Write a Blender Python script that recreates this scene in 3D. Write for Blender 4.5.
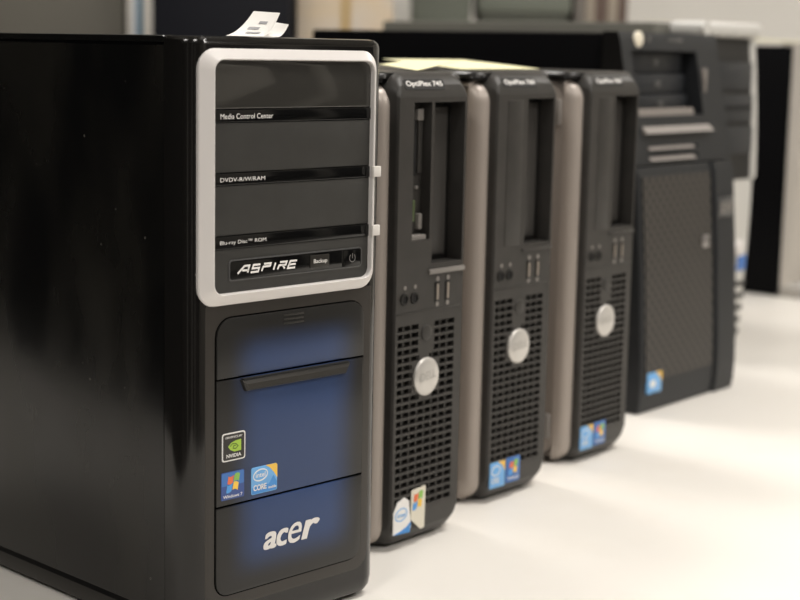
import bpy, bmesh, math, random
from mathutils import Vector, Matrix
random.seed(7)
for o in list(bpy.data.objects):
    bpy.data.objects.remove(o)
SC = bpy.context.scene
COL = SC.collection

# ------------------------------------------------------------------ camera
CAMPOS = Vector((-0.7501, -0.7526, 0.3716))
ROW0 = Vector((0.69779754, -0.7160026, 0.0204665))      # image right
ROW1 = Vector((-0.09740185, -0.12315515, -0.98759591))  # image down
ROW2 = Vector((0.70964179, 0.68714852, -0.15567733))    # view direction
cam_data = bpy.data.cameras.new('camera')
cam = bpy.data.objects.new('camera', cam_data)
COL.objects.link(cam)
cam.matrix_world = Matrix(((ROW0.x, -ROW1.x, -ROW2.x, CAMPOS.x),
                           (ROW0.y, -ROW1.y, -ROW2.y, CAMPOS.y),
                           (ROW0.z, -ROW1.z, -ROW2.z, CAMPOS.z), (0, 0, 0, 1)))
cam_data.sensor_width = 36.0
cam_data.lens = 36.0 * 1599.62 / 800.0
cam_data.clip_start = 0.02
cam_data.dof.use_dof = True
cam_data.dof.focus_distance = 1.03
cam_data.dof.aperture_fstop = 7.2
SC.camera = cam

# ------------------------------------------------------------------ world, lamps, exposure
W = bpy.data.worlds.new('room_air'); SC.world = W; W.use_nodes = True
W.node_tree.nodes['Background'].inputs[0].default_value = (0.9, 0.95, 1.0, 1)
W.node_tree.nodes['Background'].inputs[1].default_value = 0.05
SC.view_settings.view_transform = 'Standard'
SC.view_settings.look = 'None'
SC.view_settings.gamma = 1.0
SC.view_settings.use_curve_mapping = False
SC.view_settings.exposure = -1.33
LAMP_POWER = 60.0       # watts of each added ceiling panel
FLOOR_Z = -0.75
CEIL_Z = 1.95
# room axes: H points away from the camera, S to its right
H = Vector((0.7184, 0.6957, 0)).normalized()
S = Vector((H.y, -H.x, 0))
BASE = Vector((CAMPOS.x, CAMPOS.y, 0))
YAW = math.atan2(S.y, S.x)
LAMP_COL = (1.0, 0.955, 0.90)
# ceiling lamp panels, added out of view to light the scene (s across, h away from the camera)
LAMPS = [(0.9, -0.9), (0.7, 1.1), (2.4, 0.4), (-0.9, -0.9), (2.3, 2.9), (-0.6, 2.2)]


def room(s, h, z=0.0):
    p = BASE + S * s + H * h
    return Vector((p.x, p.y, z))


# ------------------------------------------------------------------ materials
def mat(name, col, rough=0.5, metal=0.0, spec=0.5, emit=None, coat=0.0):
    m = bpy.data.materials.new(name); m.use_nodes = True
    b = m.node_tree.nodes['Principled BSDF']
    b.inputs['Base Color'].default_value = (*col, 1)
    b.inputs['Roughness'].default_value = rough
    b.inputs['Metallic'].default_value = metal
    b.inputs['Specular IOR Level'].default_value = spec
    b.inputs['Coat Weight'].default_value = coat
    if emit:
        b.inputs['Emission Color'].default_value = (*emit[0], 1)
        b.inputs['Emission Strength'].default_value = emit[1]
    return m


def nodes_of(m):
    nt = m.node_tree
    return nt, nt.nodes, nt.links, nt.nodes['Principled BSDF']


def add_noise(m, c1, c2, scale=8.0, detail=5.0, lo=0.4, hi=0.7, rough=None, bump=0.0, stretch=None):
    """blend two colours of the surface with cloudy dirt; optionally the roughness too"""
    nt, N, L, b = nodes_of(m)
    tc = N.new('ShaderNodeTexCoord'); nz = N.new('ShaderNodeTexNoise')
    nz.inputs['Scale'].default_value = scale; nz.inputs['Detail'].default_value = detail
    if stretch:
        mp = N.new('ShaderNodeMapping'); mp.inputs['Scale'].default_value = stretch
        L.new(tc.outputs['Object'], mp.inputs['Vector']); L.new(mp.outputs[0], nz.inputs['Vector'])
    else:
        L.new(tc.outputs['Object'], nz.inputs['Vector'])
    r = N.new('ShaderNodeValToRGB')
    r.color_ramp.elements[0].position = lo; r.color_ramp.elements[1].position = hi
    r.color_ramp.elements[0].color = (*c1, 1); r.color_ramp.elements[1].color = (*c2, 1)
    L.new(nz.outputs['Fac'], r.inputs['Fac']); L.new(r.outputs['Color'], b.inputs['Base Color'])
    if rough:
        mr = N.new('ShaderNodeMapRange')
        mr.inputs[1].default_value = lo; mr.inputs[2].default_value = hi
        mr.inputs[3].default_value = rough[0]; mr.inputs[4].default_value = rough[1]
        L.new(nz.outputs['Fac'], mr.inputs[0]); L.new(mr.outputs[0], b.inputs['Roughness'])
    if bump:
        bp = N.new('ShaderNodeBump'); bp.inputs['Strength'].default_value = bump
        bp.inputs['Distance'].default_value = 0.001
        L.new(nz.outputs['Fac'], bp.inputs['Height']); L.new(bp.outputs[0], b.inputs['Normal'])
    return m


M = {}
M['gloss'] = mat('piano_black', (0.006, 0.006, 0.006), 0.13, spec=0.4)
M['side'] = add_noise(mat('scuffed_piano_black', (0.006, 0.006, 0.006), 0.16), (0.003, 0.003, 0.003), (0.016, 0.0145, 0.0115),
                      9, 6, 0.40, 0.75, (0.20, 0.40), 0.0, (1, 1.4, 0.6))
def add_specks(m):
    """fine pale dust specks and fibres on a dark gloss"""
    nt, N, L, b = nodes_of(m)
    tc = N.new('ShaderNodeTexCoord'); base = b.inputs['Base Color'].links[0].from_socket
    vo = N.new('ShaderNodeTexVoronoi'); vo.inputs['Scale'].default_value = 70
    L.new(tc.outputs['Object'], vo.inputs['Vector'])
    lt = N.new('ShaderNodeMath'); lt.operation = 'LESS_THAN'; lt.inputs[1].default_value = 0.055
    L.new(vo.outputs['Distance'], lt.inputs[0])
    sp = N.new('ShaderNodeSeparateColor'); L.new(vo.outputs['Color'], sp.inputs[0])
    gt = N.new('ShaderNodeMath'); gt.operation = 'GREATER_THAN'; gt.inputs[1].default_value = 0.62
    L.new(sp.outputs[0], gt.inputs[0])
    mu = N.new('ShaderNodeMath'); mu.operation = 'MULTIPLY'; L.new(lt.outputs[0], mu.inputs[0]); L.new(gt.outputs[0], mu.inputs[1])
    mx = N.new('ShaderNodeMix'); mx.data_type = 'RGBA'; mx.inputs['B'].default_value = (0.10, 0.095, 0.085, 1)
    L.new(mu.outputs[0], mx.inputs['Factor']); L.new(base, mx.inputs['A']); L.new(mx.outputs['Result'], b.inputs['Base Color'])


add_specks(M['side'])
M['bezel'] = mat('gloss_black_bezel', (0.0075, 0.007, 0.0065), 0.12, spec=0.5)
M['cover'] = add_noise(mat('matt_charcoal', (0.05, 0.047, 0.042), 0.5, spec=0.3), (0.042, 0.041, 0.038), (0.046, 0.045, 0.042), 40, 3, .4, .6)
M['panelgloss'] = mat('glossy_charcoal', (0.044, 0.042, 0.038), 0.06, spec=0.7)
M['strip'] = mat('gloss_black_strip', (0.005, 0.005, 0.005), 0.1)
M['silver'] = mat('pale_silver_paint', (0.74, 0.71, 0.69), 0.35, 0.15)
M['white'] = mat('white_print', (0.85, 0.83, 0.80), 0.45)
M['greyprint'] = mat('grey_print', (0.16, 0.155, 0.15), 0.45)
M['tab'] = mat('pale_grey_plastic', (0.72, 0.69, 0.65), 0.4)
M['void'] = mat('dark_cavity', (0.004, 0.004, 0.004), 0.8)
M['handle'] = mat('satin_black_grip', (0.026, 0.024, 0.021), 0.3, spec=0.4)
M['logo'] = mat('raised_silver_letters', (0.74, 0.72, 0.70), 0.35, 0.1)
M['dell'] = add_noise(mat('dark_grey_plastic', (0.045, 0.041, 0.037), 0.42, spec=0.35), (0.036, 0.034, 0.031), (0.041, 0.038, 0.035), 60, 2, .4, .6)
M['dellside'] = mat('silver_grey_painted_steel', (0.30, 0.262, 0.232), 0.38, 0.2)
M['dellrec'] = mat('satin_black_plastic', (0.011, 0.0105, 0.010), 0.4, spec=0.3)
M['drive'] = mat('drive_face_grey', (0.045, 0.042, 0.039), 0.35, spec=0.35)
M['clip'] = mat('grey_plastic_clip', (0.21, 0.195, 0.18), 0.4)
M['led'] = mat('green_lens', (0.075, 0.10, 0.045), 0.3)
M['badge'] = mat('brushed_badge_metal', (0.62, 0.60, 0.57), 0.35, 0.5)
M['badgetext'] = mat('badge_lettering', (0.48, 0.465, 0.44), 0.35, 0.5)
M['usb'] = mat('usb_contact', (0.28, 0.24, 0.20), 0.4)
M['rubber'] = mat('grey_rubber', (0.13, 0.115, 0.10), 0.6)
M['ibmcase'] = mat('black_steel_case', (0.003, 0.003, 0.0035), 0.5, spec=0.06)
M['ibm'] = mat('charcoal_plastic', (0.017, 0.0185, 0.0205), 0.45, spec=0.3)
M['ibmdrive'] = mat('blue_grey_drive_face', (0.022, 0.024, 0.0275), 0.4, spec=0.3)
M['ledge'] = mat('lit_grey_ledge', (0.24, 0.215, 0.195), 0.5)  # paler grey stands in for light on the sloping ledges
M['key'] = mat('metal_keyhole', (0.45, 0.43, 0.42), 0.3, 0.8)
M['plate'] = mat('badge_plate_grey', (0.07, 0.07, 0.07), 0.3)
M['cream'] = mat('cream_button', (0.80, 0.74, 0.60), 0.4)
M['whitecase'] = mat('pale_grey_case', (0.60, 0.59, 0.56), 0.4, 0.1)
M['blackface'] = mat('black_drive_face', (0.014, 0.014, 0.014), 0.4, spec=0.3)
M['beigecase'] = mat('silver_beige_case', (0.52, 0.485, 0.44), 0.4, 0.15)
M['greyinset'] = mat('grey_inset', (0.34, 0.32, 0.29), 0.45)
M['bluestk'] = mat('blue_sticker', (0.05, 0.17, 0.50), 0.35)
M['yellow'] = mat('pale_yellow_paper', (0.83, 0.79, 0.50), 0.7)
M['paper'] = mat('white_paper', (0.82, 0.80, 0.76), 0.7)
M['papermark'] = mat('grey_ink', (0.33, 0.33, 0.34), 0.7)
M['s_blue'] = mat('sticker_sky_blue', (0.05, 0.25, 0.62), 0.3)
M['s_blue2'] = mat('sticker_light_blue', (0.16, 0.42, 0.78), 0.3)
M['s_navy'] = mat('sticker_navy', (0.035, 0.075, 0.26), 0.3)
M['s_navy2'] = mat('sticker_mid_blue', (0.045, 0.16, 0.46), 0.3)
M['s_yellow'] = mat('sticker_amber', (0.85, 0.52, 0.08), 0.3)
M['s_dark'] = mat('sticker_black', (0.022, 0.020, 0.018), 0.3)
M['s_green'] = mat('sticker_green', (0.36, 0.55, 0.06), 0.3)
M['s_dkgreen'] = mat('sticker_dark_green', (0.10, 0.17, 0.02), 0.3)
M['s_white'] = mat('sticker_white', (0.80, 0.79, 0.77), 0.35)
M['s_cream'] = mat('sticker_cream', (0.70, 0.66, 0.55), 0.35)
M['f_red'] = mat('flag_red', (0.75, 0.16, 0.05), 0.3)
M['f_green'] = mat('flag_green', (0.25, 0.50, 0.09), 0.3)
M['f_blue'] = mat('flag_blue', (0.08, 0.32, 0.72), 0.3)
M['f_yellow'] = mat('flag_yellow', (0.88, 0.56, 0.07), 0.3)
M['wall'] = add_noise(mat('cream_wall_paint', (0.68, 0.64, 0.57), 0.8), (0.67, 0.63, 0.56), (0.70, 0.66, 0.59), 3, 3, .4, .6)
M['wallback'] = add_noise(mat('pale_wall_paint', (0.80, 0.76, 0.69), 0.8), (0.88, 0.85, 0.79), (0.90, 0.87, 0.81), 3, 3, .4, .6)
M['walldark'] = mat('blackened_left_wall', (0.012, 0.012, 0.012), 0.9)  # left wall blackened so the glossy side panel reflects dark
M['wallnear'] = mat('darkened_near_wall', (0.045, 0.043, 0.040), 0.8, spec=0.2)  # near wall darkened so the glossy bezel corner reflects black
M['ceil'] = mat('ceiling_tile', (0.75, 0.73, 0.68), 0.9)
M['floor'] = add_noise(mat('grey_carpet', (0.14, 0.13, 0.12), 0.95), (0.12, 0.11, 0.10), (0.17, 0.16, 0.15), 60, 2, .4, .6)
M['lampframe'] = mat('lamp_frame_white', (0.8, 0.8, 0.8), 0.5)
M['desk'] = add_noise(mat('white_laminate', (0.80, 0.76, 0.69), 0.42, spec=0.35), (0.815, 0.785, 0.735), (0.755, 0.715, 0.655), 7, 6, 0.55, 0.85, (0.4, 0.5))
M['desklegs'] = mat('grey_desk_steel', (0.3, 0.3, 0.3), 0.4, 0.7)
M['cab'] = mat('olive_grey_steel', (0.125, 0.117, 0.098), 0.5, spec=0.3)
M['navy'] = mat('dark_navy_laminate', (0.006, 0.0065, 0.010), 0.5, spec=0.2)
M['carton'] = add_noise(mat('tan_cardboard', (0.52, 0.42, 0.31), 0.8), (0.56, 0.50, 0.43), (0.60, 0.48, 0.33), 9, 2, .4, .65)
M['crate'] = mat('grey_green_plastic', (0.185, 0.20, 0.165), 0.5)
M['crate2'] = mat('dark_grey_green_plastic', (0.115, 0.12, 0.10), 0.5)
M['shelf'] = mat('olive_shelf_board', (0.085, 0.083, 0.072), 0.6, spec=0.15)
M['gapblack'] = mat('shadow_gap_black', (0.002, 0.002, 0.002), 0.9, spec=0.0)
M['dellskirt'] = mat('smooth_black_plastic', (0.010, 0.0095, 0.009), 0.3, spec=0.35)
M['delltrim'] = mat('silver_grey_plastic', (0.37, 0.325, 0.29), 0.36, 0.2)
M['towersteel'] = mat('shaded_olive_grey_steel', (0.125, 0.122, 0.105), 0.5, spec=0.3)  # shade on the pale tower's side put into the colour
M['surround'] = mat('satin_brown_black_plastic', (0.033, 0.029, 0.025), 0.4, spec=0.4)
M['book_a'] = mat('brown_cloth', (0.17, 0.12, 0.10), 0.7)
M['book_b'] = mat('tan_cloth', (0.44, 0.38, 0.31), 0.7)
M['book_c'] = mat('grey_cloth', (0.22, 0.20, 0.18), 0.7)
M['bind_w'] = mat('pale_blue_grey_card', (0.72, 0.76, 0.80), 0.5)
M['bind_b'] = mat('teal_card', (0.09, 0.22, 0.32), 0.5)
M['bind_c'] = mat('cream_card', (0.80, 0.76, 0.69), 0.5)
M['pink'] = mat('dusty_pink_plastic', (0.42, 0.25, 0.21), 0.5)


def blue_door_material():
    """black plastic with a soft blue panel printed in its middle (object space)"""
    m = mat('blue_fade_print', (0.02, 0.02, 0.02), 0.3, spec=0.4)
    nt, N, L, b = nodes_of(m)
    tc = N.new('ShaderNodeTexCoord'); sp = N.new('ShaderNodeSeparateXYZ')
    L.new(tc.outputs['Object'], sp.inputs[0])

    def edge(sock, c, half, soft):
        a = N.new('ShaderNodeMath'); a.operation = 'SUBTRACT'; a.inputs[1].default_value = c
        L.new(sock, a.inputs[0])
        ab = N.new('ShaderNodeMath'); ab.operation = 'ABSOLUTE'; L.new(a.outputs[0], ab.inputs[0])
        mr = N.new('ShaderNodeMapRange'); mr.interpolation_type = 'SMOOTHSTEP'
        mr.inputs[1].default_value = half - soft; mr.inputs[2].default_value = half + soft
        mr.inputs[3].default_value = 1; mr.inputs[4].default_value = 0
        L.new(ab.outputs[0], mr.inputs[0])
        return mr.outputs[0]
    fx = edge(sp.outputs[0], -0.0690, 0.0435, 0.0150)
    fz = edge(sp.outputs[2], 0.1150, 0.0710, 0.0130)
    mu = N.new('ShaderNodeMath'); mu.operation = 'MULTIPLY'
    L.new(fx, mu.inputs[0]); L.new(fz, mu.inputs[1])
    mx = N.new('ShaderNodeMix'); mx.data_type = 'RGBA'
    mx.inputs['A'].default_value = (0.017, 0.0165, 0.0155, 1)
    mx.inputs['B'].default_value = (0.028, 0.055, 0.145, 1)
    L.new(mu.outputs[0], mx.inputs['Factor']); L.new(mx.outputs['Result'], b.inputs['Base Color'])
    return m


M['door'] = blue_door_material()


def mesh_pattern_material():
    """charcoal plastic with a woven pattern of tiny dark holes"""
    m = mat('perforated_mesh', (0.04, 0.037, 0.033), 0.5)
    nt, N, L, b = nodes_of(m)
    tc = N.new('ShaderNodeTexCoord'); mp = N.new('ShaderNodeMapping')
    mp.inputs['Rotation'].default_value = (0, math.radians(45), 0)
    mp.inputs['Scale'].default_value = (100, 1, 100)
    L.new(tc.outputs['Object'], mp.inputs['Vector'])
    sp = N.new('ShaderNodeSeparateXYZ'); L.new(mp.outputs[0], sp.inputs[0])
    outs = []
    for k in (0, 2):
        fr = N.new('ShaderNodeMath'); fr.operation = 'FRACT'; L.new(sp.outputs[k], fr.inputs[0])
        sb = N.new('ShaderNodeMath'); sb.operation = 'SUBTRACT'; sb.inputs[1].default_value = 0.5
        L.new(fr.outputs[0], sb.inputs[0])
        sq = N.new('ShaderNodeMath'); sq.operation = 'POWER'; sq.inputs[1].default_value = 2
        L.new(sb.outputs[0], sq.inputs[0]); outs.append(sq.outputs[0])
    ad = N.new('ShaderNodeMath'); L.new(outs[0], ad.inputs[0]); L.new(outs[1], ad.inputs[1])
    lt = N.new('ShaderNodeMath'); lt.operation = 'LESS_THAN'; lt.inputs[1].default_value = 0.12
    L.new(ad.outputs[0], lt.inputs[0])
    mx = N.new('ShaderNodeMix'); mx.data_type = 'RGBA'
    mx.inputs['A'].default_value = (0.050, 0.044, 0.038, 1); mx.inputs['B'].default_value = (0.003, 0.003, 0.003, 1)
    L.new(lt.outputs[0], mx.inputs['Factor']); L.new(mx.outputs['Result'], b.inputs['Base Color'])
    return m


M['mesh'] = mesh_pattern_material()


# ------------------------------------------------------------------ object helpers
def thing(name, label, cat, loc=(0, 0, 0), rotz=0.0, group=None):
    o = bpy.data.objects.new(name, None); COL.objects.link(o)
    o.empty_display_size = 0.05
    o.location = loc; o.rotation_euler = (0, 0, rotz)
    o['label'] = label; o['category'] = cat
    if group: o['group'] = group
    return o


def tag(o, label, cat, group=None):
    o['label'] = label; o['category'] = cat
    if group: o['group'] = group
    return o


def struct(o):
    o['kind'] = 'structure'
    return o


def link(name, me, m, parent=None, label=None, smooth=0.6):
    o = bpy.data.objects.new(name, me); COL.objects.link(o)
    if m: me.materials.clear(); me.materials.append(m)
    if parent: o.parent = parent
    if label: o['label'] = label
    if smooth and len(me.polygons):
        me.polygons.foreach_set('use_smooth', [True] * len(me.polygons))
        me.set_sharp_from_angle(angle=smooth)
    return o


def obj(name, bm, m, parent=None, label=None, smooth=0.6, normals=True):
    if normals: bmesh.ops.recalc_face_normals(bm, faces=bm.faces)
    me = bpy.data.meshes.new(name); bm.to_mesh(me); bm.free()
    return link(name, me, m, parent, label, smooth)


def box(bm, a, b, bev=0.0, seg=2, rot=None):
    a = Vector(a); b = Vector(b)
    r = bmesh.ops.create_cube(bm, size=1.0)
    vs = r['verts']
    for v in vs:
        v.co = Vector(((a.x + b.x) / 2 + v.co.x * (b.x - a.x), (a.y + b.y) / 2 + v.co.y * (b.y - a.y),
                       (a.z + b.z) / 2 + v.co.z * (b.z - a.z)))
    if bev > 0:
        es = list({e for v in vs for e in v.link_edges})
        r = bmesh.ops.bevel(bm, geom=es, offset=bev, segments=seg, profile=0.5, affect='EDGES')
    return vs


def boxobj(name, a, b, m, parent=None, bev=0.0, label=None, seg=2):
    bm = bmesh.new(); box(bm, a, b, bev, seg)
    return obj(name, bm, m, parent, label)


def rrect(x0, z0, x1, z1, r, n=5):
    """rounded rectangle outline; r one radius or four (bottom left, bottom right, top right, top left)"""
    rs = [r] * 4 if not isinstance(r, (tuple, list)) else list(r)
    out = []
    cs = [(x0, z0, 180), (x1, z0, 270), (x1, z1, 0), (x0, z1, 90)]
    sg = [(1, 1), (-1, 1), (-1, -1), (1, -1)]
    for (cx, cz, a0), (sx, sz), rr in zip(cs, sg, rs):
        rr = max(rr, 1e-5)
        for k in range(n + 1):
            a = math.radians(a0 + 90 * k / n)
            out.append((cx + sx * rr + rr * math.cos(a), cz + sz * rr + rr * math.sin(a)))
    return out


def loft(bm, loops, cap0=True, cap1=True, closed=False):
    rows = [[bm.verts.new(p) for p in L] for L in loops]
    n = len(rows[0]); k = len(rows)
    for i in range(k if closed else k - 1):
        A = rows[i]; B = rows[(i + 1) % k]
        for j in range(n):
            bm.faces.new((A[j], A[(j + 1) % n], B[(j + 1) % n], B[j]))
    if not closed:
        if cap0: bm.faces.new(rows[0][::-1])
        if cap1: bm.faces.new(rows[-1])


def front(pts, y):
    return [(p[0], y, p[1]) for p in pts]


def plate_bm(x0, z0, x1, z1, r, yb, yf, bev=0.0006, n=5, bm=None):
    """rounded plate standing in the x-z plane, its front face towards -y"""
    bm = bm or bmesh.new()
    rs = r if isinstance(r, (tuple, list)) else [r] * 4
    ri = [max(q - bev, 1e-5) for q in rs]
    loft(bm, [front(rrect(x0, z0, x1, z1, rs, n), yb), front(rrect(x0, z0, x1, z1, rs, n), yf + bev),
              front(rrect(x0 + bev * .3, z0 + bev * .3, x1 - bev * .3, z1 - bev * .3, ri, n), yf + bev * .3),
              front(rrect(x0 + bev, z0 + bev, x1 - bev, z1 - bev, ri, n), yf)])
    return bm


def plate(name, x0, z0, x1, z1, r, yb, yf, m, parent, bev=0.0006, label=None):
    return obj(name, plate_bm(x0, z0, x1, z1, r, yb, yf, bev), m, parent, label)


def poly_plate(name, pts, yb, yf, m, parent, label=None):
    bm = bmesh.new(); loft(bm, [front(pts, yb), front(pts, yf)])
    return obj(name, bm, m, parent, label, smooth=0.5)


def ellipse(cx, cz, rx, rz, n=28, rot=0.0):
    c, s = math.cos(rot), math.sin(rot)
    return [(cx + rx * math.cos(2 * math.pi * k / n) * c - rz * math.sin(2 * math.pi * k / n) * s,
             cz + rx * math.cos(2 * math.pi * k / n) * s + rz * math.sin(2 * math.pi * k / n) * c) for k in range(n)]


def ring_plate(name, outer, inner, yb, yf, m, parent):
    bm = bmesh.new()
    loft(bm, [front(outer, yb), front(outer, yf), front(inner, yf), front(inner, yb)], closed=True)
    return obj(name, bm, m, parent, smooth=0.5)


def dome(name, cx, cz, rx, rz, yb, h, m, parent, label=None, n=32):
    bm = bmesh.new()
    loops = [front(ellipse(cx, cz, rx, rz, n), yb)]
    for t in (0.0, 0.35, 0.65, 0.85, 0.97):
        k = math.sqrt(max(0, 1 - t * t * .98))
        loops.append(front(ellipse(cx, cz, rx * (1 - 0.9 * t ** 3), rz * (1 - 0.9 * t ** 3), n), yb - h * (0.5 + 0.5 * t)))
    loft(bm, loops)
    return obj(name, bm, m, parent, label, smooth=0.9)


def cyl(bm, p0, p1, r0, r1=None, n=20):
    p0 = Vector(p0); p1 = Vector(p1); r1 = r0 if r1 is None else r1
    d = (p1 - p0).normalized()
    a = d.orthogonal().normalized(); b = d.cross(a)
    loft(bm, [[p0 + (a * math.cos(2 * math.pi * k / n) + b * math.sin(2 * math.pi * k / n)) * r0 for k in range(n)],
              [p1 + (a * math.cos(2 * math.pi * k / n) + b * math.sin(2 * math.pi * k / n)) * r1 for k in range(n)]])


def text_mesh(s, bold=0.0, shear=0.0, spacing=1.0):
    cu = bpy.data.curves.new('lettering', 'FONT'); cu.body = s
    cu.offset = bold; cu.shear = shear; cu.space_character = spacing
    cu.resolution_u = 4
    o = bpy.data.objects.new('lettering', cu); COL.objects.link(o)
    dg = bpy.context.evaluated_depsgraph_get(); dg.update()
    me = bpy.data.meshes.new_from_object(o.evaluated_get(dg))
    bpy.data.objects.remove(o); bpy.data.curves.remove(cu)
    return me


def embolden(me, d):
    """thicken letters by laying slightly shifted copies over each other"""
    bm = bmesh.new(); k = 0
    for dx in (-1, -.33, .33, 1):
        for dy in (-1, 0, 1):
            t = bmesh.new(); t.from_mesh(me)
            for v in t.verts: v.co += Vector((dx * d, dy * d * .6, k * .002))
            tmp = bpy.data.meshes.new('tmp'); t.to_mesh(tmp); t.free(); bm.from_mesh(tmp); bpy.data.meshes.remove(tmp); k += 1
    bm.to_mesh(me); bm.free()
    return me


def text(name, s, x0, z0, x1, z1, y, m, parent, bold=0.0, shear=0.0, tilt=0.0, mapper=None, label=None, heavy=0.0):
    """flat lettering filling the box x0..x1, z0..z1 on a face looking towards -y"""
    me = text_mesh(s, bold, shear)
    if heavy: embolden(me, heavy)
    xs = [v.co.x for v in me.vertices]; ys = [v.co.y for v in me.vertices]
    ax, bx, ay, by = min(xs), max(xs), min(ys), max(ys)
    for v in me.vertices:
        fx = (v.co.x - ax) / (bx - ax); fz = (v.co.y - ay) / (by - ay)
        x = x0 + fx * (x1 - x0); z = z0 + fz * (z1 - z0) + tilt * (x - x0)
        v.co = Vector(mapper(x, z, y)) if mapper else Vector((x, y - v.co.z * .004, z))
    return link(name, me, m, parent, label, smooth=None)


def stroke_bm(lines, width, y):
    """thick poly-lines as flat ribbons in the x-z plane"""
    bm = bmesh.new()
    for pts in lines:
        pts = [Vector((p[0], p[1])) for p in pts]
        L = []; Rr = []
        for i, p in enumerate(pts):
            d0 = (p - pts[i - 1]).normalized() if i else (pts[1] - p).normalized()
            d1 = (pts[i + 1] - p).normalized() if i < len(pts) - 1 else d0
            d = (d0 + d1)
            d = d.normalized() if d.length > 1e-6 else d0
            nrm = Vector((-d.y, d.x)); k = 1.0 / max(0.55, nrm.dot(Vector((-d1.y, d1.x))))
            L.append(p + nrm * width / 2 * k); Rr.append(p - nrm * width / 2 * k)
        a = [bm.verts.new((q.x, y, q.y)) for q in L]; b = [bm.verts.new((q.x, y, q.y)) for q in Rr]
        for i in range(len(pts) - 1):
            bm.faces.new((a[i], b[i], b[i + 1], a[i + 1]))
    return bm


def stepgrid(bm, us, zs, depth, fn):
    """a face split into cells, each at its own depth, with walls between; fn maps (u, z, d) to a point"""
    nu, nz = len(us) - 1, len(zs) - 1
    D = [[depth((us[i] + us[i + 1]) / 2, (zs[j] + zs[j + 1]) / 2) for j in range(nz)] for i in range(nu)]
    cache = {}

    def V(u, z, d):
        k = (round(u, 6), round(z, 6), round(d, 6))
        if k not in cache: cache[k] = bm.verts.new(fn(u, z, d))
        return cache[k]

    def F(*vs):
        if len(set(vs)) == len(vs) and not bm.faces.get(vs): bm.faces.new(vs)
    for i in range(nu):
        for j in range(nz):
            d = D[i][j]
            F(V(us[i], zs[j], d), V(us[i + 1], zs[j], d), V(us[i + 1], zs[j + 1], d), V(us[i], zs[j + 1], d))
            if i + 1 < nu and abs(D[i + 1][j] - d) > 1e-7:
                e = D[i + 1][j]
                F(V(us[i + 1], zs[j], d), V(us[i + 1], zs[j], e), V(us[i + 1], zs[j + 1], e), V(us[i + 1], zs[j + 1], d))
            if j + 1 < nz and abs(D[i][j + 1] - d) > 1e-7:
                e = D[i][j + 1]
                F(V(us[i], zs[j + 1], d), V(us[i + 1], zs[j + 1], d), V(us[i + 1], zs[j + 1], e), V(us[i], zs[j + 1], e))


def cuts(*vals):
    return sorted(set(round(v, 6) for v in vals))


def copy_tree(o, parent=None):
    c = o.copy(); COL.objects.link(c)
    if parent: c.parent = parent
    for ch in list(o.children): copy_tree(ch, c)
    return c


def sheet_bm(P00, P10, P11, P01, bulge=0.0, n=8, thick=0.0003, lift=(0, 0, 1)):
    """a thin bent paper sheet through four corners"""
    bm = bmesh.new(); P = [Vector(p) for p in (P00, P10, P11, P01)]
    up = Vector(lift)

    def pt(a, b):
        q = P[0] * (1 - a) * (1 - b) + P[1] * a * (1 - b) + P[2] * a * b + P[3] * (1 - a) * b
        return q + up * bulge * 4 * b * (1 - b)
    rows = []
    for s in (0, 1):
        rows.append([[bm.verts.new(pt(i / n, j / n) + up * thick * s) for j in range(n + 1)] for i in range(n + 1)])
    for s in (0, 1):
        for i in range(n):
            for j in range(n):
                g = rows[s]; bm.faces.new((g[i][j], g[i + 1][j], g[i + 1][j + 1], g[i][j + 1]))
    a, b = rows
    for i in range(n):
        bm.faces.new((a[i][0], a[i + 1][0], b[i + 1][0], b[i][0])); bm.faces.new((a[i][n], a[i + 1][n], b[i + 1][n], b[i][n]))
        bm.faces.new((a[0][i], a[0][i + 1], b[0][i + 1], b[0][i])); bm.faces.new((a[n][i], a[n][i + 1], b[n][i + 1], b[n][i]))
    return bm, pt


# ------------------------------------------------------------------ room shell
def room_slab(name, s0, s1, h0, h1, z0, z1, m):
    bm = bmesh.new(); box(bm, (s0, h0, z0), (s1, h1, z1))
    o = obj(name, bm, m, None, smooth=None)
    o.location = BASE; o.rotation_euler = (0, 0, YAW)
    return struct(o)


RL, RR, RB, RN = -2.3, 3.6, 3.8, -2.6     # room extents: left, right, back, near
room_slab('floor', RL - .1, RR + .1, RN - .1, RB + .1, FLOOR_Z - .1, FLOOR_Z, M['floor'])
room_slab('ceiling', RL - .1, RR + .1, RN - .1, RB + .1, CEIL_Z, CEIL_Z + .1, M['ceil'])
room_slab('wall_back', RL, RR, RB, RB + .1, FLOOR_Z, CEIL_Z, M['wallback'])
room_slab('wall_near', RL, RR, RN - .1, RN, FLOOR_Z, CEIL_Z, M['wallnear'])
for n_, s_ in ((1, -.75), (2, .55), (3, 1.5)):
    room_slab('reflection_strip_%d' % n_, s_, s_ + .16, RN - .02, RN + .05, FLOOR_Z, CEIL_Z, M['wallback'])  # pale strips added behind the camera as bright streaks for the gloss
room_slab('wall_left', RL - .1, RL, RN, RB, FLOOR_Z, CEIL_Z, M['walldark'])
room_slab('wall_right', RR, RR + .1, RN, RB, FLOOR_Z, CEIL_Z, M['wall'])
room_slab('baseboard_back', RL, RR, RB - .015, RB, FLOOR_Z, FLOOR_Z + .1, M['lampframe'])

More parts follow.
